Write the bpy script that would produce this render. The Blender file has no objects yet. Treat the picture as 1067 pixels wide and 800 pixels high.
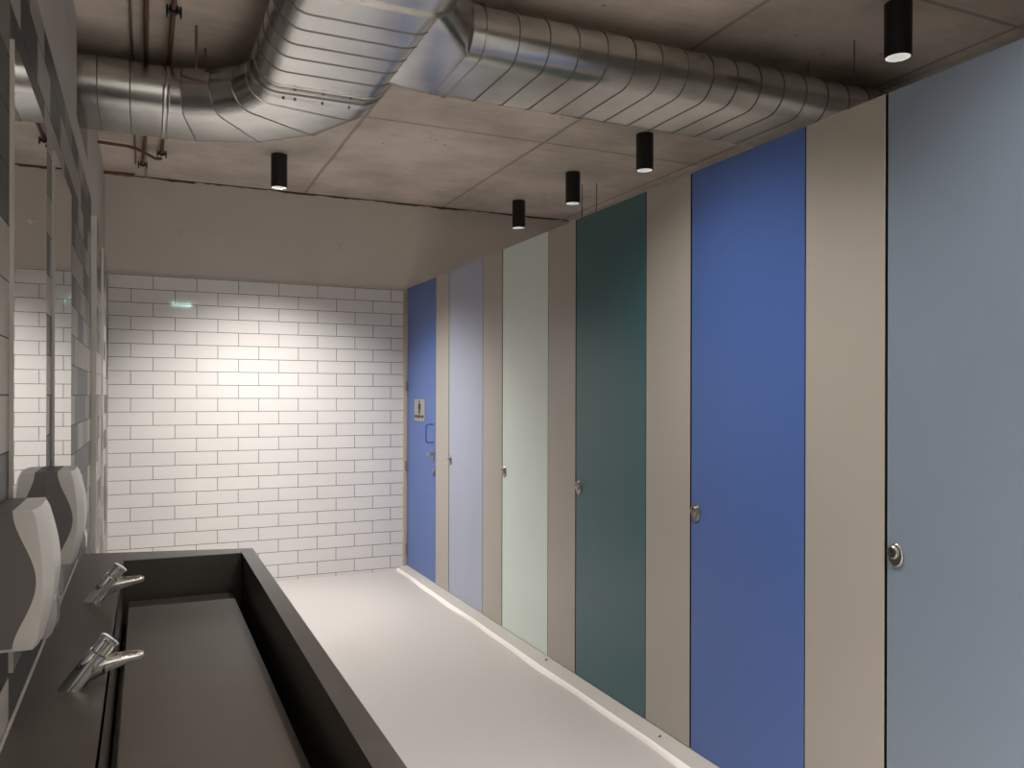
import bpy, bmesh, math, random
from mathutils import Vector, Matrix

random.seed(7)
S = bpy.context.scene
COL = S.collection
PI = math.pi

# ------------------------------------------------------------------ camera
F_PX, CY, YAW, ROLL = 850.28, 412.83, 0.4226, 0.0025
CAM_H = 1.448
cam_d = bpy.data.cameras.new('camera')
cam_d.sensor_fit = 'HORIZONTAL'
cam_d.sensor_width = 36.0
cam_d.lens = 36.0 * F_PX / 1067.0
cam_d.shift_y = (CY - 400.0) / 1067.0
cam_d.clip_start = 0.02
cam = bpy.data.objects.new('camera', cam_d)
COL.objects.link(cam)
fwd = Vector((math.sin(YAW), math.cos(YAW), 0))
rt = Vector((math.cos(YAW), -math.sin(YAW), 0))
up = Vector((0, 0, 1))
r2 = rt * math.cos(ROLL) + up * math.sin(ROLL)
u2 = up * math.cos(ROLL) - rt * math.sin(ROLL)
M = Matrix((r2, u2, -fwd)).transposed().to_4x4()
M.translation = Vector((0, 0, CAM_H))
cam.matrix_world = M
S.camera = cam

# ------------------------------------------------------------------ light / exposure
S.view_settings.view_transform = 'Standard'
S.view_settings.look = 'None'
S.view_settings.gamma = 1.0
S.view_settings.use_curve_mapping = False
S.view_settings.exposure = 0.36
w = bpy.data.worlds.new('world'); S.world = w
w.use_nodes = True
w.node_tree.nodes['Background'].inputs[0].default_value = (0.8, 0.75, 0.7, 1)
w.node_tree.nodes['Background'].inputs[1].default_value = 0.02

LAMP_COLOR = (1.0, 0.96, 0.92)
AISLE_POWER = 358.0
CUBICLE_POWER = 60.0
# downlights: x, y, power, spot angle (deg)
AISLE = [(0.812, 5.60, AISLE_POWER), (1.14, 2.35, AISLE_POWER * .36), (1.34, 1.02, AISLE_POWER * .24), (1.15, -0.45, AISLE_POWER * 1.5), (.15, -0.55, AISLE_POWER * .5)]  # last two are unseen lamps, added to bounce fill off the rear wall
CUBICLE = [(2.80, 6.10), (2.80, 5.17), (2.79, 4.23), (2.80, 2.393)]

# ------------------------------------------------------------------ room numbers
D = 6.569          # tiled back wall
XT = -0.245        # tile face of left wall
XP = -0.27         # plaster face of left wall
WX = 1.982         # face of cubicle fronts
XR = 3.53          # wall behind the cubicles
CEIL = 3.055
TILE_TOP = 2.334
Y0 = -1.25         # wall behind the camera

# ------------------------------------------------------------------ materials
def mat(name):
    m = bpy.data.materials.new(name); m.use_nodes = True
    nt = m.node_tree
    return m, nt, nt.nodes['Principled BSDF']

def N(nt, t, **kw):
    n = nt.nodes.new(t)
    for k, v in kw.items(): setattr(n, k, v)
    return n

def objco(nt):
    return N(nt, 'ShaderNodeTexCoord').outputs['Object']

def simple(name, col, rough=0.5, metal=0.0, noise=0.0, nscale=8.0, bump=0.0, bscale=60.0, spec=0.5, coat=0.0):
    m, nt, b = mat(name)
    b.inputs['Base Color'].default_value = (*col, 1)
    b.inputs['Roughness'].default_value = rough
    b.inputs['Metallic'].default_value = metal
    b.inputs['Specular IOR Level'].default_value = spec
    b.inputs['Coat Weight'].default_value = coat
    co = objco(nt)
    if noise > 0:
        n = N(nt, 'ShaderNodeTexNoise'); n.inputs['Scale'].default_value = nscale; n.inputs['Detail'].default_value = 5
        nt.links.new(co, n.inputs['Vector'])
        mr = N(nt, 'ShaderNodeMapRange'); mr.inputs[1].default_value = 0.3; mr.inputs[2].default_value = 0.7
        mr.inputs[3].default_value = 1 - noise; mr.inputs[4].default_value = 1 + noise
        nt.links.new(n.outputs['Fac'], mr.inputs[0])
        mx = N(nt, 'ShaderNodeVectorMath', operation='SCALE')
        mx.inputs[0].default_value = col
        nt.links.new(mr.outputs[0], mx.inputs['Scale'])
        nt.links.new(mx.outputs[0], b.inputs['Base Color'])
    if bump > 0:
        n = N(nt, 'ShaderNodeTexNoise'); n.inputs['Scale'].default_value = bscale; n.inputs['Detail'].default_value = 3
        nt.links.new(co, n.inputs['Vector'])
        bp = N(nt, 'ShaderNodeBump'); bp.inputs['Strength'].default_value = bump; bp.inputs['Distance'].default_value = 0.003
        nt.links.new(n.outputs['Fac'], bp.inputs['Height'])
        nt.links.new(bp.outputs[0], b.inputs['Normal'])
    return m

def brick_mat(name, axis, off, bw, rh, mortar, rough, grout, ramp=None, base=None, vary=0.03, gloss_bump=0.15):
    """axis: 'x' or 'y' = the horizontal coordinate of the wall"""
    m, nt, b = mat(name)
    co = objco(nt)
    sp = N(nt, 'ShaderNodeSeparateXYZ'); nt.links.new(co, sp.inputs[0])
    cb = N(nt, 'ShaderNodeCombineXYZ')
    a1 = N(nt, 'ShaderNodeMath', operation='ADD'); a1.inputs[1].default_value = off[0]
    a2 = N(nt, 'ShaderNodeMath', operation='ADD'); a2.inputs[1].default_value = off[1]
    nt.links.new(sp.outputs['X' if axis == 'x' else 'Y'], a1.inputs[0]); nt.links.new(sp.outputs['Z'], a2.inputs[0])
    nt.links.new(a1.outputs[0], cb.inputs[0]); nt.links.new(a2.outputs[0], cb.inputs[1])
    br = N(nt, 'ShaderNodeTexBrick'); br.offset = 0.5; br.offset_frequency = 2; br.squash = 1.0
    br.inputs['Scale'].default_value = 1.0
    br.inputs['Brick Width'].default_value = bw; br.inputs['Row Height'].default_value = rh
    br.inputs['Mortar Size'].default_value = mortar; br.inputs['Mortar Smooth'].default_value = 0.2
    br.inputs['Color1'].default_value = (0, 0, 0, 1); br.inputs['Color2'].default_value = (1, 1, 1, 1)
    br.inputs['Mortar'].default_value = (0.5, 0.5, 0.5, 1)
    nt.links.new(cb.outputs[0], br.inputs['Vector'])
    cr = N(nt, 'ShaderNodeValToRGB')
    if ramp:
        cr.color_ramp.interpolation = 'CONSTANT'
        els = cr.color_ramp.elements
        while len(els) > 1: els.remove(els[-1])
        els[0].position = 0; els[0].color = (*ramp[0][1], 1)
        for p, c in ramp[1:]:
            e = els.new(p); e.color = (*c, 1)
    else:
        cr.color_ramp.elements[0].color = (*[c * (1 - vary) for c in base], 1)
        cr.color_ramp.elements[1].color = (*[min(1, c * (1 + vary)) for c in base], 1)
    nt.links.new(br.outputs['Color'], cr.inputs[0])
    # fine noise wash
    nz = N(nt, 'ShaderNodeTexNoise'); nz.inputs['Scale'].default_value = 14; nz.inputs['Detail'].default_value = 6
    nt.links.new(co, nz.inputs['Vector'])
    mr = N(nt, 'ShaderNodeMapRange'); mr.inputs[1].default_value = .3; mr.inputs[2].default_value = .7
    mr.inputs[3].default_value = 1 - (0.10 if ramp else 0.015); mr.inputs[4].default_value = 1 + (0.10 if ramp else 0.0)
    nt.links.new(nz.outputs['Fac'], mr.inputs[0])
    sc = N(nt, 'ShaderNodeVectorMath', operation='SCALE')
    nt.links.new(cr.outputs[0], sc.inputs[0]); nt.links.new(mr.outputs[0], sc.inputs['Scale'])
    mix = N(nt, 'ShaderNodeMix', data_type='RGBA')
    nt.links.new(br.outputs['Fac'], mix.inputs[0])
    nt.links.new(sc.outputs[0], mix.inputs[6]); mix.inputs[7].default_value = (*grout, 1)
    nt.links.new(mix.outputs[2], b.inputs['Base Color'])
    rg = N(nt, 'ShaderNodeMapRange'); rg.inputs[3].default_value = rough; rg.inputs[4].default_value = 0.9
    nt.links.new(br.outputs['Fac'], rg.inputs[0]); nt.links.new(rg.outputs[0], b.inputs['Roughness'])
    # bump: grout groove + gentle glaze waviness + each tile slightly tilted tone
    wv = N(nt, 'ShaderNodeTexNoise'); wv.inputs['Scale'].default_value = 9; wv.inputs['Detail'].default_value = 1
    nt.links.new(co, wv.inputs['Vector'])
    wm = N(nt, 'ShaderNodeMath', operation='MULTIPLY'); wm.inputs[1].default_value = gloss_bump
    nt.links.new(wv.outputs['Fac'], wm.inputs[0])
    sb = N(nt, 'ShaderNodeMath', operation='SUBTRACT')
    nt.links.new(wm.outputs[0], sb.inputs[0]); nt.links.new(br.outputs['Fac'], sb.inputs[1])
    bp = N(nt, 'ShaderNodeBump'); bp.inputs['Strength'].default_value = 0.5; bp.inputs['Distance'].default_value = 0.002
    nt.links.new(sb.outputs[0], bp.inputs['Height']); nt.links.new(bp.outputs[0], b.inputs['Normal'])
    return m

M_TILE = brick_mat('white_wall_tile', 'x', (3 - 0.0536, 2.4 - 2.3269), 0.3, 0.1, 0.0021, 0.05, (0.06, 0.05, 0.042),
                   base=(0.74, 0.72, 0.70), vary=0.02)
M_GTILE = brick_mat('grey_mixed_tile', 'y', (3.0 + .07, 0.111 * 30 - 1.448), 0.3, 0.111, 0.0016, 0.45, (0.05, 0.045, 0.04),
                    ramp=[(0, (0.032, 0.032, 0.031)), (0.36, (0.15, 0.135, 0.12)), (0.56, (0.29, 0.262, 0.236))])
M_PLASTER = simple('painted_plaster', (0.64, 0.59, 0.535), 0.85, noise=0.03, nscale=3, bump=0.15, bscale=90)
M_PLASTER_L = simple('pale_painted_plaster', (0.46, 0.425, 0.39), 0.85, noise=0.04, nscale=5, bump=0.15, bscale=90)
M_FLOOR = simple('grey_vinyl', (0.47, 0.44, 0.42), 0.45, noise=0.015, nscale=30, bump=0.04, bscale=200)
M_LEDGE = simple('ledge_vinyl', (0.45, 0.425, 0.39), 0.5, noise=0.02, nscale=12)
M_COVE = simple('white_cove', (0.86, 0.82, 0.78), 0.4, noise=0.01)
M_DARK = simple('dark_void', (0.02, 0.02, 0.02), 0.9)
M_BLACK = simple('black_lamp_paint', (0.006, 0.006, 0.006), 0.45)
M_CHROME = simple('chrome', (0.75, 0.74, 0.72), 0.07, 1.0)
M_STEEL = simple('brushed_steel', (0.42, 0.40, 0.37), 0.28, 1.0)
M_DSTEEL = simple('dark_fitting', (0.03, 0.028, 0.026), 0.5, 0.3)
M_COPPER = simple('copper_pipe', (0.16, 0.075, 0.045), 0.5, 0.6, noise=0.15, nscale=20)
M_CONDUIT = simple('galvanised_rod', (0.22, 0.19, 0.16), 0.5, 0.6)
M_BASIN = simple('dark_solid_surface', (0.038, 0.030, 0.023), 0.40, spec=.7, noise=0.18, nscale=10, bump=0.05, bscale=120)
M_SLAB = simple('basin_slab', (0.064, 0.052, 0.041), 0.42, noise=0.05, nscale=8)
M_LEDGETOP = M_BASIN
M_MIRROR = simple('mirror_silver', (0.62, 0.62, 0.61), 0.015, 1.0)
M_MIREDGE = simple('mirror_edge', (0.42, 0.40, 0.37), 0.5, 0.0)
M_DISPW = simple('white_plastic', (0.48, 0.46, 0.435), 0.35)
M_DISPG = simple('grey_plastic', (0.10, 0.092, 0.09), 0.45)
M_CLEAR = simple('smoky_clear_plastic', (0.25, 0.23, 0.24), 0.12)
M_SIGN = simple('sign_steel', (0.42, 0.38, 0.34), 0.35, 0.3)
M_INK = simple('sign_black', (0.01, 0.008, 0.008), 0.6)
M_HANDLE = simple('blue_handle', (0.05, 0.09, 0.30), 0.4)

M_CORE = simple('black_laminate_core', (.012, .011, .010), .6)
def board(name, x0, x1, y0, y1, z0, z1, m, root):
    o = box(name, x0, x1, y0, y1, z0, z1, m, root, bevel=.0012, seg=1)
    o.data.materials.append(M_CORE)
    for p in o.data.polygons:
        if abs(p.normal.y) > .9: p.material_index = 1
    return o
def panel_mat(name, col):
    return simple(name, col, 0.33, noise=0.012, nscale=6, spec=.75)
M_BEIGE = panel_mat('beige_laminate', (0.42, 0.385, 0.335))
M_BLUE = panel_mat('blue_laminate', (0.070, 0.142, 0.41))
M_PALE = panel_mat('pale_blue_laminate', (0.215, 0.265, 0.335))
M_PALE_LIT = panel_mat('pale_blue_laminate_lit', (0.38, 0.42, 0.54))  # same pale blue, lightened to carry the brighter light on the far door
M_MINT = panel_mat('mint_laminate', (0.72, 0.82, 0.76))
M_TEAL = panel_mat('teal_laminate', (0.032, 0.118, 0.132))

def emis(name, col, st):
    m, nt, b = mat(name)
    b.inputs['Base Color'].default_value = (0, 0, 0, 1)
    b.inputs['Emission Color'].default_value = (*col, 1)
    b.inputs['Emission Strength'].default_value = st
    return m
M_GLOW = emis('lamp_lens', (1, .97, .93), 6.0)
M_EXIT = emis('exit_glow', (0.5, 1.0, 0.85), 70.0)
M_REFL = simple('lamp_reflector', (0.8, 0.8, 0.8), 0.3, 0.6)

def galv():
    m, nt, b = mat('galvanised_sheet')
    co = objco(nt)
    b.inputs['Metallic'].default_value = 1.0
    v = N(nt, 'ShaderNodeTexVoronoi'); v.inputs['Scale'].default_value = 38
    nt.links.new(co, v.inputs['Vector'])
    n = N(nt, 'ShaderNodeTexNoise'); n.inputs['Scale'].default_value = 5; n.inputs['Detail'].default_value = 5
    nt.links.new(co, n.inputs['Vector'])
    bw = N(nt, 'ShaderNodeSeparateColor'); nt.links.new(v.outputs['Color'], bw.inputs[0])
    ma = N(nt, 'ShaderNodeMath', operation='MULTIPLY_ADD'); ma.inputs[1].default_value = 0.12
    nt.links.new(bw.outputs[0], ma.inputs[0]); nt.links.new(n.outputs['Fac'], ma.inputs[2])
    cr = N(nt, 'ShaderNodeValToRGB')
    cr.color_ramp.elements[0].position = .35; cr.color_ramp.elements[0].color = (.50, .50, .48, 1)
    cr.color_ramp.elements[1].position = .95; cr.color_ramp.elements[1].color = (.68, .68, .65, 1)
    nt.links.new(ma.outputs[0], cr.inputs[0]); nt.links.new(cr.outputs[0], b.inputs['Base Color'])
    mr = N(nt, 'ShaderNodeMapRange'); mr.inputs[3].default_value = .20; mr.inputs[4].default_value = .28
    nt.links.new(ma.outputs[0], mr.inputs[0]); nt.links.new(mr.outputs[0], b.inputs['Roughness'])
    bn = N(nt, 'ShaderNodeTexNoise'); bn.inputs['Scale'].default_value = 7; bn.inputs['Detail'].default_value = 1
    nt.links.new(co, bn.inputs['Vector'])
    bp = N(nt, 'ShaderNodeBump'); bp.inputs['Strength'].default_value = .12; bp.inputs['Distance'].default_value = .012
    nt.links.new(bn.outputs['Fac'], bp.inputs['Height']); nt.links.new(bp.outputs[0], b.inputs['Normal'])
    return m
M_GALV = galv()
M_SEAM = simple('duct_seam', (.20, .195, .185), .45, .8)

def concrete():
    m, nt, b = mat('cast_concrete')
    co = objco(nt)
    sp = N(nt, 'ShaderNodeSeparateXYZ'); nt.links.new(co, sp.inputs[0])
    n1 = N(nt, 'ShaderNodeTexNoise'); n1.inputs['Scale'].default_value = 1.7; n1.inputs['Detail'].default_value = 9; n1.inputs['Roughness'].default_value = .6
    nt.links.new(co, n1.inputs['Vector'])
    # stretched grain of the shuttering
    mp = N(nt, 'ShaderNodeMapping'); mp.inputs['Scale'].default_value = (3, 22, 1)
    nt.links.new(co, mp.inputs[0])
    n2 = N(nt, 'ShaderNodeTexNoise'); n2.inputs['Scale'].default_value = 1.5; n2.inputs['Detail'].default_value = 6
    nt.links.new(mp.outputs[0], n2.inputs['Vector'])
    ad = N(nt, 'ShaderNodeMath', operation='MULTIPLY_ADD'); ad.inputs[1].default_value = .22
    nt.links.new(n2.outputs['Fac'], ad.inputs[0]); nt.links.new(n1.outputs['Fac'], ad.inputs[2])
    cr = N(nt, 'ShaderNodeValToRGB')
    cr.color_ramp.elements[0].position = .42; cr.color_ramp.elements[0].color = (.46, .40, .33, 1)
    cr.color_ramp.elements[1].position = .76; cr.color_ramp.elements[1].color = (.75, .655, .575, 1)
    nt.links.new(ad.outputs[0], cr.inputs[0])
    # formwork joints, y = 4.63 +- 2.3 and x = 1.15 k
    def line(out, period, off, half):
        a = N(nt, 'ShaderNodeMath', operation='ADD'); a.inputs[1].default_value = -off + period * 20.5
        nt.links.new(out, a.inputs[0])
        wob = N(nt, 'ShaderNodeMath', operation='MULTIPLY_ADD'); wob.inputs[1].default_value = .03
        nt.links.new(n1.outputs['Fac'], wob.inputs[0]); nt.links.new(a.outputs[0], wob.inputs[2])
        mo = N(nt, 'ShaderNodeMath', operation='MODULO'); mo.inputs[1].default_value = period
        nt.links.new(wob.outputs[0], mo.inputs[0])
        d = N(nt, 'ShaderNodeMath', operation='SUBTRACT'); d.inputs[1].default_value = period / 2 + .015
        nt.links.new(mo.outputs[0], d.inputs[0])
        ab = N(nt, 'ShaderNodeMath', operation='ABSOLUTE'); nt.links.new(d.outputs[0], ab.inputs[0])
        mr = N(nt, 'ShaderNodeMapRange'); mr.inputs[1].default_value = half; mr.inputs[2].default_value = half * 4
        mr.inputs[3].default_value = 1; mr.inputs[4].default_value = 0
        nt.links.new(ab.outputs[0], mr.inputs[0])
        return mr.outputs[0]
    l1 = line(sp.outputs['X'], 1.15, 1.15, .004)
    l2 = line(sp.outputs['Y'], 2.3, 4.63, .004)
    mxl = N(nt, 'ShaderNodeMath', operation='MAXIMUM'); nt.links.new(l1, mxl.inputs[0]); nt.links.new(l2, mxl.inputs[1])
    # blow holes
    vo = N(nt, 'ShaderNodeTexVoronoi'); vo.inputs['Scale'].default_value = 5.5
    nt.links.new(co, vo.inputs['Vector'])
    vr = N(nt, 'ShaderNodeMapRange'); vr.inputs[1].default_value = .04; vr.inputs[2].default_value = .075; vr.inputs[3].default_value = 1; vr.inputs[4].default_value = 0
    nt.links.new(vo.outputs['Distance'], vr.inputs[0])
    mx2 = N(nt, 'ShaderNodeMath', operation='MAXIMUM'); nt.links.new(mxl.outputs[0], mx2.inputs[0]); nt.links.new(vr.outputs[0], mx2.inputs[1])
    fa = N(nt, 'ShaderNodeMath', operation='MULTIPLY'); fa.inputs[1].default_value = .5
    nt.links.new(mx2.outputs[0], fa.inputs[0])
    mix = N(nt, 'ShaderNodeMix', data_type='RGBA'); mix.inputs[7].default_value = (.10, .08, .065, 1)
    nt.links.new(fa.outputs[0], mix.inputs[0]); nt.links.new(cr.outputs[0], mix.inputs[6])
    nt.links.new(mix.outputs[2], b.inputs['Base Color'])
    b.inputs['Roughness'].default_value = .62
    bm_ = N(nt, 'ShaderNodeMath', operation='SUBTRACT'); nt.links.new(ad.outputs[0], bm_.inputs[0]); nt.links.new(mx2.outputs[0], bm_.inputs[1])
    bp = N(nt, 'ShaderNodeBump'); bp.inputs['Strength'].default_value = .35; bp.inputs['Distance'].default_value = .008
    nt.links.new(bm_.outputs[0], bp.inputs['Height']); nt.links.new(bp.outputs[0], b.inputs['Normal'])
    return m
M_CONC = concrete()

# ------------------------------------------------------------------ mesh helpers
def finish(name, bm, m, parent=None, smooth=None, loc=None):
    me = bpy.data.meshes.new(name)
    bmesh.ops.recalc_face_normals(bm, faces=bm.faces[:])
    bm.to_mesh(me); bm.free()
    for mm in (m if isinstance(m, (list, tuple)) else [m]): me.materials.append(mm)
    if smooth is not None:
        for p in me.polygons: p.use_smooth = True
        me.set_sharp_from_angle(angle=math.radians(smooth))
    o = bpy.data.objects.new(name, me); COL.objects.link(o)
    if parent: o.parent = parent
    if loc: o.location = loc
    return o

def add_box(bm, x0, x1, y0, y1, z0, z1):
    v = [bm.verts.new((x, y, z)) for x in (x0, x1) for y in (y0, y1) for z in (z0, z1)]
    for f in ((0, 1, 3, 2), (4, 6, 7, 5), (0, 4, 5, 1), (2, 3, 7, 6), (0, 2, 6, 4), (1, 5, 7, 3)):
        bm.faces.new([v[i] for i in f])

def box(name, x0, x1, y0, y1, z0, z1, m, parent=None, bevel=0.0, seg=2):
    bm = bmesh.new(); add_box(bm, x0, x1, y0, y1, z0, z1)
    if bevel: bmesh.ops.bevel(bm, geom=bm.edges[:], offset=bevel, segments=seg, affect='EDGES')
    return finish(name, bm, m, parent)

def loft(bm, rings, cap=True, mi=0):
    vs = [[bm.verts.new(p) for p in r] for r in rings]
    n = len(vs[0]); fs = []
    for a, b in zip(vs[:-1], vs[1:]):
        for i in range(n):
            fs.append(bm.faces.new((a[i], a[(i + 1) % n], b[(i + 1) % n], b[i])))
    if cap:
        fs.append(bm.faces.new(vs[0])); fs.append(bm.faces.new(list(reversed(vs[-1]))))
    for f in fs: f.material_index = mi
    return fs

def frame(d):
    d = Vector(d).normalized()
    a = Vector((0, 0, 1)) if abs(d.z) < .9 else Vector((1, 0, 0))
    u = d.cross(a).normalized(); v = d.cross(u).normalized()
    return d, u, v

def add_tube(bm, pts, radii, n=16, cap=True):
    pts = [Vector(p) for p in pts]
    if not isinstance(radii, (list, tuple)): radii = [radii] * len(pts)
    rings = []
    u = None
    for i, p in enumerate(pts):
        if i == 0: d = pts[1] - pts[0]
        elif i == len(pts) - 1: d = pts[-1] - pts[-2]
        else: d = (pts[i + 1] - pts[i]).normalized() + (pts[i] - pts[i - 1]).normalized()
        if d.length < 1e-9: d = pts[-1] - pts[0]
        d.normalize()
        if u is None: _, u, v = frame(d)
        else:
            u = (u - d * u.dot(d)).normalized(); v = d.cross(u)
        rings.append([p + (u * math.cos(2 * PI * k / n) + v * math.sin(2 * PI * k / n)) * radii[i] for k in range(n)])
    loft(bm, rings, cap)

def tube(name, pts, r, m, parent=None, n=16, smooth=40):
    bm = bmesh.new(); add_tube(bm, pts, r, n)
    return finish(name, bm, m, parent, smooth)

def lathe(bm, prof, c, n=32, cap=False):
    """prof: (radius, z) list; open surface of revolution"""
    rings = [[Vector((c[0] + r * math.cos(2 * PI * k / n), c[1] + r * math.sin(2 * PI * k / n), c[2] + z)) for k in range(n)] for r, z in prof]
    loft(bm, rings, cap)

def tag(o, label, cat, group=None):
    o['label'] = label; o['category'] = cat
    if group: o['group'] = group
    return o

def thing(name, label, cat, loc=(0, 0, 0), group=None):
    o = bpy.data.objects.new(name, None); COL.objects.link(o); o.location = loc
    o.empty_display_size = .1
    return tag(o, label, cat, group)

def struct(o):
    o['kind'] = 'structure'; return o

def reparent(o, root):
    """mesh was built in world coordinates: keep it where it is"""
    o.parent = root
    o.location = o.location - root.location
    return o

def copy_tree(o, parent=None):
    c = o.copy(); COL.objects.link(c); c.parent = parent
    for ch in [x for x in bpy.data.objects if x.parent == o]: copy_tree(ch, c)
    return c

# ------------------------------------------------------------------ room shell
struct(box('floor', XP, XR, Y0, D + .02, -.10, 0.0, M_FLOOR))
struct(box('ceiling', -1.1, XR + .1, Y0 - .1, D + .2, CEIL, CEIL + .15, M_CONC))
# plaster back wall, with the tiled lower part standing 11 mm proud
bm = bmesh.new()
add_box(bm, -1.1, XR + .1, D + .011, D + .2, 0, CEIL)
struct(finish('wall_back', bm, M_PLASTER))
struct(box('wall_back_tiles', XT, 1.962, D, D + .011, 0.0, TILE_TOP, M_TILE))
# left wall: plaster with an opening for the duct
HY0, HY1, HZ = 3.955, 4.665, 2.642
bm = bmesh.new()
add_box(bm, XP - .16, XP, Y0, HY0, 0, CEIL)
add_box(bm, XP - .16, XP, HY1, D + .011, 0, CEIL)
add_box(bm, XP - .16, XP, HY0, HY1, 0, HZ)
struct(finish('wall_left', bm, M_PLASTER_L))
bm = bmesh.new()
add_box(bm, -1.1, -1.0, HY0 - .4, HY1 + .4, HZ - .4, CEIL)
add_box(bm, -1.0, XP - .16, HY0 - .4, HY0 - .3, HZ - .4, CEIL)
add_box(bm, -1.0, XP - .16, HY1 + .3, HY1 + .4, HZ - .4, CEIL)
add_box(bm, -1.0, XP - .16, HY0 - .3, HY1 + .3, HZ - .4, HZ - .3)
struct(finish('wall_shaft', bm, M_DARK))  # unseen backing, coloured near-black to keep the duct opening dark
# tile cladding on the left wall with two shallow piers
bm = bmesh.new()
add_box(bm, XP, XT, Y0, 4.54, 0, 2.42)
add_box(bm, XP, XT + .023, 4.54, 5.02, 0, 2.332)
add_box(bm, XP, XT, 5.02, 5.50, 0, 2.332)
add_box(bm, XP, XT + .014, 5.50, 5.95, 0, 2.332)
add_box(bm, XP, XT, 5.95, D, 0, 2.332)
struct(finish('wall_left_tiles', bm, M_GTILE))
struct(box('trim_1', XT, XT + .0245, 4.528, 4.541, 0, 2.335, M_COVE))
struct(box('trim_2', XT, XT + .0155, 5.488, 5.501, 0, 2.335, M_COVE))
struct(box('wall_right', XR, XR + .1, Y0, D + .011, 0, CEIL, M_PLASTER))
struct(box('wall_rear', XP, XR, Y0 - .1, Y0, 0, CEIL, M_TILE))
# partition beyond the frame
struct(box('wall_partition', WX, WX + .018, Y0, 1.096, 0.045, 2.339, M_BEIGE))
# cubicle floor ledge: cove that rises under the panels
bm = bmesh.new()
prof = [(1.918, 0.020), (1.982, 0.047), (2.05, 0.047), (2.05, 0.0), (1.918, 0.0)]
ys = [Y0 + (6.57 - Y0) * i / 40 for i in range(41)]
loft(bm, [[Vector((x, y, z)) for x, z in prof] for y in ys])
struct(finish('trim_3', bm, M_LEDGE))
bm = bmesh.new()
def wob(y): return .006 * math.sin(y * 4.1 + 1) + .004 * math.sin(y * 9.3)
ys = [Y0 + (6.565 - Y0) * i / 120 for i in range(121)]
loft(bm, [[Vector(p) for p in ((1.902 + wob(y), y, 0), (1.912 + wob(y) * .5, y, .0195), (1.920 + wob(y) * .3, y, .0222), (1.930, y, 0))] for y in ys])
struct(finish('trim_4', bm, M_COVE, None, 50))
# ledge joints (welded vinyl seams)
bm = bmesh.new()
for y in (5.42, 4.50, 3.68, 2.78, 1.9):
    v = [bm.verts.new(p) for p in ((1.924, y, .0232), (1.924, y + .005, .0232), (1.981, y + .035, .0478), (1.981, y + .03, .0478))]
    f = bm.faces.new(v)
    r = bmesh.ops.extrude_face_region(bm, geom=[f])
    bmesh.ops.translate(bm, vec=(0, 0, -.003), verts=[e for e in r['geom'] if isinstance(e, bmesh.types.BMVert)])
struct(finish('trim_5', bm, M_FLOOR))
# ragged dark joint between ceiling and back wall
bm = bmesh.new()
rings = []
x = XP
while x < XR:
    h = .003 + .009 * abs(math.sin(x * 7.3) * math.sin(x * 3.1 + 1)) + random.random() * .006
    if .35 < x < .42: h = .003
    rings.append([Vector((x, D + .015, CEIL + .003)), Vector((x, D + .002, CEIL + .003)), Vector((x, D + .004, CEIL - h)), Vector((x, D + .015, CEIL - h * 1.2))])
    x += .035
loft(bm, rings)
struct(finish('trim_6', bm, simple('dark_filler', (.09, .065, .045), .9)))
# edge channel where the first door frame meets the tiles
struct(box('trim_7', 1.958, 1.984, 6.535, D, 0.03, 2.335, simple('edge_channel', (.50, .44, .36), .45), bevel=.002))

# ------------------------------------------------------------------ cubicle fronts
PZ0, PZ1 = 0.049, 2.339
G = .004
def knob(parent, y, zc=1.0):
    """occupancy turn: oval plate, boss with slot"""
    bm = bmesh.new()
    prof = [(.0, .030, 1.0), (.004, .030, 1.0), (.007, .027, .97)]
    rings = []
    for d, r, s in prof:
        rings.append([Vector((WX - d, y + r * .85 * math.cos(a), zc - .008 + r * 1.15 * math.sin(a))) for a in [2 * PI * k / 28 for k in range(28)]])
    loft(bm, rings)
    p = finish('latch_plate', bm, M_STEEL, parent, 35)
    bm = bmesh.new()
    rings = []
    for d, r in ((.006, .020), (.013, .019), (.016, .016)):
        rings.append([Vector((WX - d, y + .004 + r * math.cos(a), zc + r * math.sin(a))) for a in [2 * PI * k / 24 for k in range(24)]])
    loft(bm, rings)
    b_ = finish('latch_boss', bm, M_STEEL, p, 35)
    s = box('latch_slot', WX - .018, WX - .015, y + .001, y + .007, zc + .0, zc + .012, M_INK, p)

def hinge(parent, y, z):
    bm = bmesh.new(); add_tube(bm, [(WX - .008, y, z - .04), (WX - .008, y, z + .04)], .0075, 14)
    add_box(bm, WX - .004, WX, y - .03, y + .012, z - .03, z + .03)
    return finish('hinge', bm, M_STEEL, parent, 35)

def panel_door(y0, y1, m, label, near_hinge=True, latch=True):
    root = thing('cubicle_door', label, 'door', (WX, (y0 + y1) / 2, PZ0), None)
    p = board('door_panel', WX, WX + .016, y0 + G, y1 - .009, PZ0, PZ1, m, root)
    p.location = -root.location
    if latch:
        knob(root, y1 - .042)
    return root

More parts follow.
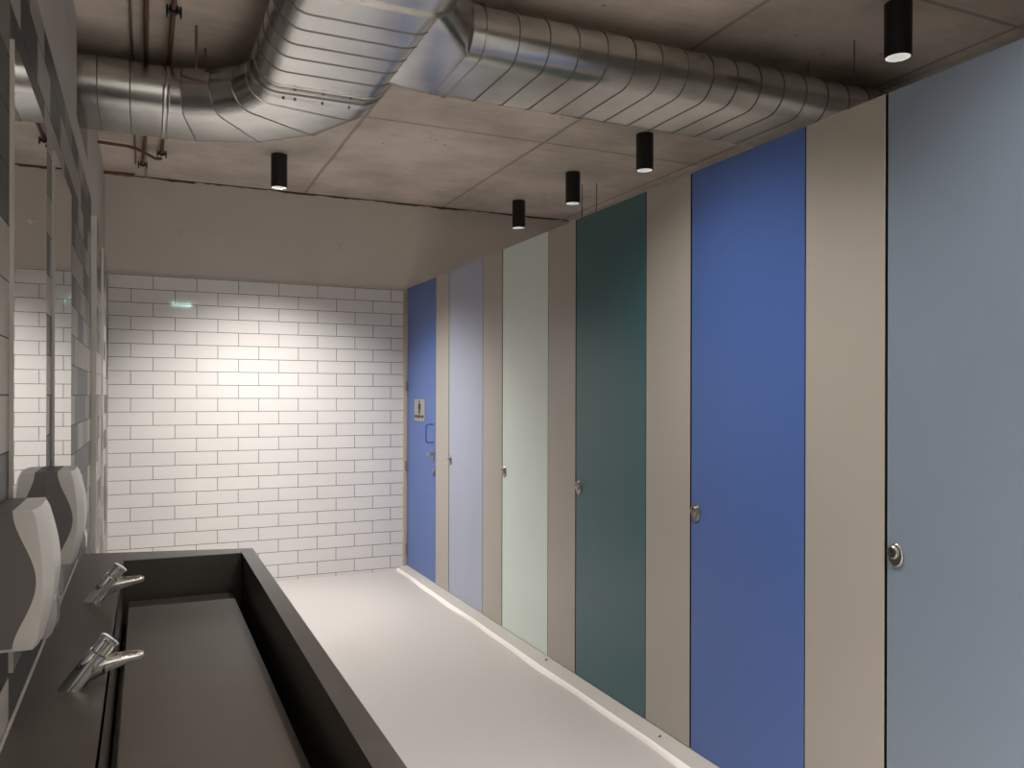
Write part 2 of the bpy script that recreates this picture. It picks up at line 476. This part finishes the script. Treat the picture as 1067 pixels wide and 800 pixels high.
def fixkids(root):
    for c in [x for x in bpy.data.objects if x.parent == root]:
        c.location = -root.location
doors = [
    (5.796, 6.534, M_BLUE, 'narrowest-looking blue cubicle door at the tiled back wall, with sign and handle'),
    (4.865, 5.511, M_PALE_LIT, 'pale blue cubicle door, second from the tiled back wall'),
    (3.933, 4.556, M_MINT, 'pale mint green cubicle door'),
    (2.990, 3.627, M_TEAL, 'dark teal green cubicle door'),
    (2.054, 2.676, M_BLUE, 'wide royal blue cubicle door between two beige panels in the foreground'),
    (1.107, 1.737, M_PALE, 'pale grey-blue cubicle door cut off by the right edge'),
]
for i, (y0, y1, m, lab) in enumerate(doors):
    r = panel_door(y0, y1, m, lab, latch=(i != 0))
    if i == 0:
        for z in (2.22, 1.532, .869, .183): hinge(r, 6.527, z)
        # pull handle
        bm = bmesh.new()
        add_tube(bm, [(WX, 5.85, 1.100), (WX - .045, 5.85, 1.100), (WX - .054, 5.85, 1.104), (WX - .058, 5.85, 1.114),
                      (WX - .058, 5.85, 1.222), (WX - .054, 5.85, 1.232), (WX - .045, 5.85, 1.236), (WX, 5.85, 1.236)], .005, 10)
        finish('pull_handle', bm, M_HANDLE, r, 40)
        # lever latch and lower lock
        bm = bmesh.new()
        add_box(bm, WX - .005, WX, 5.835, 5.875, .955, 1.03)
        add_box(bm, WX - .03, WX - .004, 5.846, 5.862, 1.0, 1.016)
        add_box(bm, WX - .036, WX - .028, 5.835, 5.90, 1.0, 1.018)
        finish('lever_latch', bm, M_STEEL, r)
        bm = bmesh.new()
        rings = [[Vector((WX - d, 5.838 + .02 * math.cos(a), .872 + .024 * math.sin(a))) for a in [2 * PI * k / 20 for k in range(20)]] for d in (0, .012)]
        loft(bm, rings); finish('lock_escutcheon', bm, M_STEEL, r, 35)
        # sign: brushed plate with standing figure and a line of lettering
        s = box('toilet_sign', WX - .003, WX, 6.052, 6.318, 1.250, 1.393 + .03, M_SIGN, r, bevel=.001)
        yc, zc = 6.185, 1.375
        bm = bmesh.new()
        rings = [[Vector((WX - d, yc + .013 * math.cos(a), zc + .028 + .010 * math.sin(a))) for a in [2 * PI * k / 20 for k in range(20)]] for d in (.003, .0042)]
        loft(bm, rings)
        pts = [(-.026, .014), (.026, .014), (.030, -.028), (.020, -.028), (.018, -.012), (.017, -.068), (.004, -.068), (0, -.03), (-.004, -.068), (-.017, -.068), (-.018, -.012), (-.020, -.028), (-.030, -.028)]
        loft(bm, [[Vector((WX - d, yc + a, zc + b)) for a, b in pts] for d in (.003, .0042)])
        finish('figure_pictogram', bm, M_INK, s)
        bm = bmesh.new()
        y = 6.305
        for k, wd in enumerate((.036, .03, .034, .03, .034, .028, .03)):
            if k == 5: y -= .01
            # tiny letter-like blocks: stem plus arms
            add_box(bm, WX - .0042, WX - .003, y - .012, y, 1.275, 1.297)
            add_box(bm, WX - .0042, WX - .003, y - wd + .006, y - .012, 1.290, 1.297)
            add_box(bm, WX - .0042, WX - .003, y - wd + .006, y - .012, 1.277, 1.284)
            y -= wd
        finish('sign_lettering', bm, M_INK, s)
        r_first = r
    fixkids(r)

pil = [
    (5.511, 5.796, 'narrow beige pilaster panel between the far blue door and the pale blue door'),
    (4.556, 4.865, 'beige pilaster panel between the pale blue door and the mint door'),
    (3.627, 3.933, 'beige pilaster panel between the mint door and the teal door'),
    (2.676, 2.990, 'beige pilaster panel between the teal door and the royal blue door'),
    (1.737, 2.054, 'widest beige pilaster panel, between the royal blue door and the grey-blue door'),
]
for y0, y1, lab in pil:
    root = thing('pilaster_panel', lab, 'panel', (WX, (y0 + y1) / 2, PZ0), 'beige pilasters between cubicle doors')
    board('panel_board', WX, WX + .016, y0 + .001, y1 - .001, PZ0, PZ1, M_BEIGE, root)
    for ya, yb in ((y0 - .03, y0 + .02), (y1 - .02, y1 + .03)):
        box('gap_light_block', WX + .0165, WX + .026, ya, yb, PZ0, PZ1 - .004, M_INK, root)  # black strip added behind each gap to stop light leaking through
    fixkids(root)

# ------------------------------------------------------------------ ventilation duct (flat oval, galvanised)
FW, RR, ZC = .18, .111, 2.871
def oval(c, lat, off=0.0, fw0=-FW, fw1=FW, n=14, r=RR, zc=ZC):
    """cross-section in the plane of lat and z; c = centre (x, y)"""
    c = Vector((c[0], c[1], zc)); lat = Vector((lat[0], lat[1], 0)).normalized()
    out = []
    for k in range(n + 1):
        a = -PI / 2 + PI * k / n
        out.append(c + lat * (fw1 + (r + off) * math.cos(a)) + Vector((0, 0, (r + off) * math.sin(a))))
    for k in range(n + 1):
        a = PI / 2 + PI * k / n
        out.append(c + lat * (fw0 + (r + off) * math.cos(a)) + Vector((0, 0, (r + off) * math.sin(a))))
    return out

duct = thing('ventilation_duct', 'galvanised flat-oval ventilation duct with seams, bending under the concrete ceiling and branching right', 'duct', (.9, 3.2, 2.76))
def straight(name, axis, c, a0, a1, seams, m=M_GALV, ridge=.003, hw=.0028, parent=duct, openend=False):
    """run along axis 'x' or 'y' from a0 to a1, centre c in the other coordinate, ridges at the seams"""
    st = [(a0, 0)]
    for s in sorted(seams):
        st += [(s - hw, 0), (s - hw * .5, ridge), (s + hw * .5, ridge), (s + hw, 0)]
    st.append((a1, 0))
    bm = bmesh.new(); prev = None
    rings = []
    for a, off in st:
        cc = (a, c) if axis == 'x' else (c, a)
        lat = (0, 1) if axis == 'x' else (1, 0)
        rings.append(oval(cc, lat, off))
    vs = [[bm.verts.new(p) for p in r] for r in rings]
    n = len(vs[0])
    for k, (A, B) in enumerate(zip(vs[:-1], vs[1:])):
        for i in range(n):
            f = bm.faces.new((A[i], A[(i + 1) % n], B[(i + 1) % n], B[i]))
            f.material_index = 1 if (st[k][1] > 0 or st[k + 1][1] > 0) else 0
    return finish(name, bm, [m, M_SEAM], parent, 25)

P = .133
YA = 4.33; XM = .70; ECX, ECY, ER = .08, 3.71, .62
straight('wall_run', 'x', YA, -.85, ECX + .001, [ECX - .012 - .133 * k - (.0) for k in range(1, 7)])
# lobster-back elbow
bm = bmesh.new()
angs = [0, 11.25, 33.75, 56.25, 78.75, 90]
st = [(0, 0)]
for a in angs[1:-1]:
    st += [(a - .45, 0), (a - .2, .003), (a + .2, .003), (a + .45, 0)]
st += [(90, 0)]
rings = []
for a, off in st:
    t = math.radians(a)
    rad = Vector((math.sin(t), math.cos(t)))   # outward direction
    k = 1.0
    rings.append(oval((ECX + ER * rad.x, ECY + ER * rad.y), rad, off))
vs = [[bm.verts.new(p) for p in r] for r in rings]
for k, (A, B) in enumerate(zip(vs[:-1], vs[1:])):
    for i in range(len(A)):
        f = bm.faces.new((A[i], A[(i + 1) % len(A)], B[(i + 1) % len(A)], B[i]))
        f.material_index = 1 if (st[k][1] > 0 and st[k + 1][1] > 0) else 0
finish('elbow', bm, [M_GALV, M_SEAM], duct, 18)
# couplings
def coupling(axis, c, a0, a1, off=.004):
    bm = bmesh.new()
    lat = (0, 1) if axis == 'x' else (1, 0)
    f_ = (lambda a: (a, c)) if axis == 'x' else (lambda a: (c, a))
    st = [(a0, 0), (a0, off), (a0 + .006, off + .002), (a0 + .012, off), (a1 - .012, off), (a1 - .006, off + .002), (a1, off), (a1, 0)]
    loft(bm, [oval(f_(a), lat, o) for a, o in st], cap=False)
    return finish('coupling', bm, M_GALV, duct, 30)
cpl = coupling('x', YA, ECX - .010, ECX + .022)
cpl2 = coupling('y', XM, 3.54, 3.69)
bm = bmesh.new()
loft(bm, [oval((XM, a), (1, 0), o) for a, o in ((3.612, .0042), (3.613, .0058), (3.632, .0058), (3.633, .0042))], cap=False)
finish('sealing_band', bm, M_SEAM, cpl2, 30)
for xx, yy in ((.58, 3.555), (.70, 3.555), (.82, 3.555), (.60, 3.675), (.72, 3.675), (.84, 3.675), (.55, 3.675)):
    bm = bmesh.new(); add_tube(bm, [(xx, yy, ZC - RR - .004), (xx, yy, ZC - RR - .011)], [.007, .005], 8)
    finish('screw', bm, M_SEAM, cpl2)
straight('main_run', 'y', XM, 2.70, ECY + .001, [3.393, 3.243, 3.114, 2.98, 2.85])
bm = bmesh.new()
loft(bm, [oval((XM, a), (1, 0), o) for a, o in ((2.685, .0), (2.685, .010), (2.697, .010), (2.697, .0))], cap=False)
finish('joint_flange', bm, M_GALV, duct, 30)
straight('plain_section', 'y', XM, .9, 2.70, [])
# branch tap (shoe) and branch run
YB = 3.18
bm = bmesh.new()
sts = [(.936, 2.75, .094), (.97, 2.785, .099), (1.03, 2.855, .105), (1.10, 2.93, .110), (1.125, 2.97, RR), (1.14, 3.0, RR)]
rings = []
for xx, yn, rr in sts:
    rings.append(oval((xx, YB), (0, 1), 0, fw0=yn - YB, fw1=FW, r=rr))
loft(bm, rings)
finish('branch_tap', bm, M_GALV, duct, 30)
bm = bmesh.new()
loft(bm, [oval((a, YB), (0, 1), o) for a, o in ((1.13, 0), (1.13, .003), (1.19, .003), (1.19, .009), (1.199, .009), (1.199, .0))], cap=False)
finish('branch_collar', bm, M_GALV, duct, 30)
straight('branch_run', 'x', YB, 1.135, XR - .001, [1.198 + P * k for k in range(0, 18)], ridge=.003)
fixkids(duct)

# hanger rods of the duct
def rod(x, y, z0, z1, label, r=.004):
    o = tube('hanger_rod', [(x, y, z0), (x, y, z1)], r, M_CONDUIT, n=8)
    return tag(o, label, 'rod', 'threaded rods hanging from the ceiling')
rod(.2, 3.80, 2.868, CEIL, 'longer dark hanger rod above the left duct run, left of the bend', .006)
rod(.251, 4.026, 2.955, CEIL, 'shorter dark hanger rod above the left duct run, nearest the bend', .006)
rod(2.895, 2.985, 2.975, CEIL, 'thin rod holding the branch duct, left of the pair at its far right end', .003)
rod(2.91, 2.722, 2.85, CEIL, 'thin pale rod beside the branch duct, nearest the big black downlight', .003)
rod(3.02, 5.43, 2.2, CEIL, 'thin rod seen just below a downlight near the back corner', .004)
rod(3.10, 5.35, 2.2, CEIL, 'thin rod above the top left corner of the teal door', .004)

# ------------------------------------------------------------------ pipes on the ceiling
def pipe(name, label, pts, r, m, clips=()):
    o = thing(name, label, 'pipe', pts[0])
    tube('pipe_body', pts, r, m, o, 12)
    for c in clips:
        bm = bmesh.new()
        add_box(bm, c[0] - .03, c[0] + .03, c[1] - .012, c[1] + .012, c[2] - .012, c[2] - .004)
        add_box(bm, c[0] - .03, c[0] - .022, c[1] - .012, c[1] + .012, c[2] - .03, c[2] + .012)
        add_box(bm, c[0] + .022, c[0] + .03, c[1] - .012, c[1] + .012, c[2] - .03, c[2] + .012)
        add_tube(bm, [(c[0], c[1] - .012, c[2]), (c[0], c[1] + .012, c[2])], r + .009, 12)
        add_tube(bm, [(c[0], c[1], c[2]), (c[0], c[1], CEIL)], .005, 8)
        finish('pipe_clip', bm, M_DSTEEL, o)
    fixkids(o)
    return o
pipe('copper_pipe', 'straight copper pipe on the ceiling running over the duct, left of the dark-clipped one', [(0, 1.6, 3.02), (0, 5.3, 3.02), (-.02, 6.12, 3.02)], .010, M_COPPER, [(-.018, 6.08, 3.02)])
pipe('copper_pipe', 'dark copper ceiling pipe with a black clip, right of the straight copper pipe', [(.107, 1.6, 3.02), (.102, 3.6, 3.02), (.095, 5.80, 3.02)], .011, M_COPPER, [(.104, 3.60, 3.02), (.095, 5.76, 3.02)])
pipe('conduit', 'thin grey conduit on the ceiling left of the copper pipes', [(-.055, 1.6, 3.045), (-.062, 6.2, 3.045)], .006, M_CONDUIT)
pipe('copper_pipe', 'bent copper pipe from the left wall under the duct to a black clip', [(XP, 5.60, 3.0), (-.10, 5.62, 3.0), (-.05, 5.66, 3.0), (.06, 5.84, 3.0), (.095, 5.86, 3.01)], .010, M_COPPER)
pipe('copper_pipe', 'short brown pipe lying along the top of the back wall at the left corner', [(XP, 6.42, 3.02), (-.07, 6.42, 3.02)], .012, M_COPPER)

# ------------------------------------------------------------------ downlights
def downlight(x, y, power, label, group, R=.053, L=.222, cone=120, blend=1.0):
    o = thing('ceiling_downlight', label, 'lamp', (x, y, CEIL), group)
    bm = bmesh.new()
    lathe(bm, [(.001, 0), (R - .002, 0), (R, -.002), (R, -L + .001), (R - .001, -L), (R - .004, -L), (R - .005, -L + .002), (R - .006, -L + .02)], (0, 0, 0), 40)
    finish('lamp_body', bm, M_BLACK, o, 40)
    bm = bmesh.new()
    lathe(bm, [(R - .0055, -L + .002), (R - .012, -L + .028), (.030, -L + .040)], (0, 0, 0), 40)
    finish('lamp_reflector', bm, M_REFL, o, 40)
    bm = bmesh.new()
    lathe(bm, [(.001, -L + .036), (.036, -L + .036), (.036, -L + .044), (.001, -L + .044)], (0, 0, 0), 32)
    finish('lamp_lens', bm, M_GLOW, o, 40)
    ld = bpy.data.lights.new('downlight_lamp', 'SPOT')
    ld.energy = power; ld.color = LAMP_COLOR
    ld.spot_size = math.radians(cone); ld.spot_blend = blend
    ld.shadow_soft_size = .03
    l = bpy.data.objects.new('downlight_lamp', ld); COL.objects.link(l)
    l.parent = o; l.location = (0, 0, -L + .030)
    return o
labs = ['black cylinder downlight hanging alone over the aisle, left of the others near the tiled wall']
downlight(*AISLE[0], labs[0], 'black cylinder ceiling downlights')
for a, lab in zip(AISLE[1:], ('black cylinder downlight over the aisle just in front of the branch duct', 'black cylinder downlight over the aisle above the viewer', 'added fill downlight behind the viewer, at the cubicle side', 'added fill downlight behind the viewer, at the basin side')):
    downlight(*a, lab, 'black cylinder ceiling downlights')
for (x, y), lab in zip(CUBICLE, (
        'smallest black cylinder downlight, farthest in the row over the cubicles',
        'black cylinder downlight above the teal door, second from the back in its row',
        'black cylinder downlight just below the branch duct, third from the back in its row',
        'largest black cylinder downlight, at the top right beyond the duct')):
    downlight(x, y, CUBICLE_POWER, lab, 'black cylinder ceiling downlights')

# ------------------------------------------------------------------ basin
basin = thing('trough_basin', 'long black stone trough basin with ledge along the left wall', 'basin', (.09, 2.2, .8))
BZ = .80; BX0, BX1 = XT + .001, .420
IX0, IX1 = -.075, .366
yN, yF = .85, 3.62
def yfar(x): return 3.62 + (BX1 - x) * .225
bm = bmesh.new()
def quad_prism(bm, pts, z0, z1):
    loft(bm, [[Vector((x, y, z0)) for x, y in pts], [Vector((x, y, z1)) for x, y in pts]])
BB = .52
IF = 3.53; IN = .95
quad_prism(bm, [(IX1, yN), (BX1, yN), (BX1, yfar(BX1)), (IX1, yfar(IX1))], BB, BZ)         # front rim
quad_prism(bm, [(BX0, yN), (IX0, yN), (IX0, yfar(IX0)), (BX0, yfar(BX0))], BB, BZ)         # tap ledge
quad_prism(bm, [(IX0, IF + .01), (IX1, IF), (IX1, yfar(IX1)), (IX0, yfar(IX0))], BB, BZ)   # far rim
quad_prism(bm, [(IX0, yN), (IX1, yN), (IX1, IN), (IX0, IN)], BB, BZ)
quad_prism(bm, [(IX0, IN), (IX1, IN), (IX1, IF), (IX0, IF + .01)], BB, BB + .03)           # bottom
bmesh.ops.remove_doubles(bm, verts=bm.verts[:], dist=.0001)
o = finish('basin_body', bm, M_BASIN, basin)
bv = o.modifiers.new('bevel', 'BEVEL'); bv.width = .003; bv.segments = 2; bv.limit_method = 'ANGLE'
bm = bmesh.new()
quad_prism(bm, [(-.053, .99), (.327, .99), (.325, 3.49), (-.055, 3.49)], .63, .65)
bmesh.ops.bevel(bm, geom=bm.edges[:], offset=.002, segments=2, affect='EDGES')
finish('drain_slab', bm, M_SLAB, basin)
for yy in (1.1, 2.2, 3.3): box('slab_support', .02, .25, yy - .03, yy + .03, BB + .03, .63, M_BASIN, basin)
tube('ledge_seal', [(XT + .004, yN, BZ + .001), (XT + .004, 3.70, BZ + .001)], .004, simple('silicone', (.22, .20, .18), .5), basin, 8)
fixkids(basin)
# two wall brackets under the trough, down to the floor as a base cabinet panel
bm = bmesh.new()
add_box(bm, XT + .002, .34, .9, 3.58, 0.0, BB - .003)
cab = finish('basin_plinth', bm, M_BASIN)
tag(cab, 'dark boxed plinth under the trough basin', 'plinth')

# ------------------------------------------------------------------ taps
def tap(y, label, dx=0.0):
    root = thing('push_tap', label, 'tap', (-.147 + dx, y, BZ), 'chrome push taps on the basin ledge')
    d = Vector((.077, 0, .100)).normalized()
    c0 = Vector((0, 0, -.006))
    # body, base cut level with the ledge
    bm = bmesh.new()
    R = .023
    _, u, v = frame(d)
    rings = []
    base = []
    for k in range(28):
        a = 2 * PI * k / 28
        p = (u * math.cos(a) + v * math.sin(a)) * R
        t = -p.z / d.z
        base.append(p + d * t)
    rings.append(base)
    for L_ in (.055, .088):
        rings.append([d * L_ + (u * math.cos(2 * PI * k / 28) + v * math.sin(2 * PI * k / 28)) * R for k in range(28)])
    rings.append([d * .090 + (u * math.cos(2 * PI * k / 28) + v * math.sin(2 * PI * k / 28)) * (R - .002) for k in range(28)])
    loft(bm, rings)
    body = finish('tap_body', bm, M_CHROME, root, 35)
    bm = bmesh.new()
    add_tube(bm, [d * .089, d * .093], .0175, 24); finish('dark_collar', bm, M_DSTEEL, root, 35)
    bm = bmesh.new()
    add_tube(bm, [d * .092, d * .120, d * .122, d * .127, d * .129], [.0195, .0195, .0225, .0225, .0195], 28)
    finish('push_button', bm, M_CHROME, root, 35)
    bm = bmesh.new()
    secs = [(.022, .034, .030, .017), (.045, .041, .027, .019), (.072, .0475, .0205, .018), (.100, .0525, .0155, .016), (.122, .0555, .0125, .014), (.137, .057, .0105, .012), (.146, .0575, .006, .008)]
    rings = []
    for x, z, hh, hw in secs:
        rings.append([Vector((x, hw * math.cos(2 * PI * k / 24), z + hh * math.sin(2 * PI * k / 24))) for k in range(24)])
    loft(bm, rings)
    finish('spout', bm, M_CHROME, root, 40)
    return root
tap(2.89, 'chrome push tap farther along the basin ledge, near the far corner')
tap(2.045, 'chrome push tap nearest the viewer on the basin ledge')

# ------------------------------------------------------------------ mirrors
def mirror(y0, y1, z0, z1, label):
    r = thing('wall_mirror', label, 'mirror', (XT, (y0 + y1) / 2, z0), 'frameless wall mirrors')
    box('mirror_glass', XT + .0002, XT + .008, y0 + .003, y1, z0, z1, M_MIRROR, r)
    box('edge_strip', XT + .0002, XT + .0085, y0, y0 + .0029, z0, z1, M_MIREDGE, r)
    fixkids(r)
mirror(1.873, 2.460, .90, 2.15, 'tall frameless mirror between the two soap dispensers')
mirror(2.672, 3.250, .90, 2.15, 'tall frameless mirror beyond the farther soap dispenser')

# ------------------------------------------------------------------ dispensers
def dispenser(y0, label, window=True):
    W = .205; y1 = y0 + W
    root = thing('soap_dispenser', label, 'dispenser', (XT, y0 + W / 2, .998))
    Z0, Z1 = .998, 1.245
    def tt(z): return min(1, max(0, (z - Z0) / (Z1 - Z0)))
    def xc(z): return -.177 + .014 * math.sin(PI * tt(z))
    def xf(z): return xc(z) + .005 + .008 * math.sin(PI * tt(z))
    bm = bmesh.new(); rings = []
    xw = XT + .001
    for k in range(21):
        z = Z0 + (Z1 - Z0) * k / 20
        e = .003 if k in (0, 20) else 0
        f = xf(z) - e; c = xc(z) - e; ch = .040
        rings.append([Vector((xw, y0 + e, z)), Vector((c - .002, y0 + e, z)), Vector((c, y0 + .002 + e, z)), Vector((f, y0 + ch, z)),
                      Vector((f + .001, y0 + W / 2, z)), Vector((f, y1 - ch, z)), Vector((c, y1 - .002 - e, z)), Vector((c - .002, y1 - e, z)), Vector((xw, y1 - e, z))])
    loft(bm, rings)
    finish('white_cover', bm, M_DISPW, root, 16)
    def xg(z):
        t = (z - Z0 - .006) / (Z1 - Z0 - .006)
        t = min(1, max(0, t))
        return -.211 + .036 * (.5 - .5 * math.cos(2 * PI * (t ** .92))) ** .9
    bm = bmesh.new(); rings = []
    for k in range(33):
        z = Z0 + .006 + (Z1 - Z0 - .0058) * k / 32
        rings.append([Vector((xw, y0 - .0015, z)), Vector((xg(z), y0 - .0015, z)), Vector((xg(z), y1 + .0015, z)), Vector((xw, y1 + .0015, z))])
    loft(bm, rings)
    finish('grey_body', bm, M_DISPG, root, 30)
    if window:
        bm = bmesh.new()
        pr = [(1.000, .010), (1.008, .017), (1.03, .018), (1.055, .012), (1.075, .002)]
        rings = []
        for z, d in pr:
            rings.append([Vector((-.180, y0 + .055, z)), Vector((xf(z) + d * .8, y0 + .062, z)), Vector((xf(z) + d, y0 + .09, z)), Vector((xf(z) + d * .8, y0 + .13, z)), Vector((-.180, y0 + .14, z))])
        loft(bm, rings)
        finish('clear_level_window', bm, M_CLEAR, root, 40)['label'] = 'smoky clear plastic window'
    fixkids(root)
    return root
dispenser(1.66, 'white and grey soap dispenser nearest the viewer at the left edge')
dispenser(2.462, 'white and grey soap dispenser farther along the left wall, beside the mirror edge')

# ------------------------------------------------------------------ small things
def speck(x, y, z, label):
    bm = bmesh.new()
    loft(bm, [[Vector((x - .012, y - .002, z)), Vector((x + .004, y - .005, z)), Vector((x + .012, y + .004, z)), Vector((x, y + .005, z))],
              [Vector((x - .006, y - .001, z + .003)), Vector((x + .004, y - .003, z + .006)), Vector((x + .007, y + .002, z + .004)), Vector((x, y + .003, z + .003))]])
    tag(finish('debris_speck', bm, M_DSTEEL), label, 'debris')
speck(1.962, 3.905, .0392, 'tiny dark speck on the ledge below the edge of the mint door')
speck(1.955, 2.84, .0362, 'tiny dark speck on the ledge below the beige panel beside the royal blue door')
def dab(x, z, label):
    bm = bmesh.new()
    rings = []
    for d, r in ((0, .030), (.004, .024), (.006, .010)):
        rings.append([Vector((x + r * (1 + .25 * math.sin(3 * a)) * math.cos(a), D + .011 - d, z + r * (1 + .2 * math.cos(2 * a + 1)) * math.sin(a))) for a in [2 * PI * k / 18 for k in range(18)]])
    loft(bm, rings)
    o = finish('filler_dab', bm, M_PLASTER, None, 40)
    tag(o, label, 'filler')
dab(.245, 2.665, 'small smear of filler on the grey back wall, left of the lone downlight')
dab(1.45, 2.66, 'small round dab of filler on the grey back wall, right of the lone downlight')
# illuminated exit sign behind the viewer (it shows as the green glints in the glazed tiles)
ex = thing('exit_sign', 'small green lit exit sign hung behind the viewer, mirrored in the tiles', 'sign', (.56, -1.0, 2.90))
box('sign_housing', .40, .72, -1.03, -1.002, 2.84, 2.97, M_BLACK, ex, bevel=.002)
for x0, x1, z0, z1 in ((.43, .47, 2.90, 2.94), (.53, .56, 2.87, 2.89), (.60, .67, 2.89, 2.92)):
    box('lit_symbol', x0, x1, -1.0021, -.999, z0, z1, M_EXIT, ex)
box('sign_stem', .55, .57, -1.025, -1.005, 2.97, CEIL, M_BLACK, ex)
fixkids(ex)
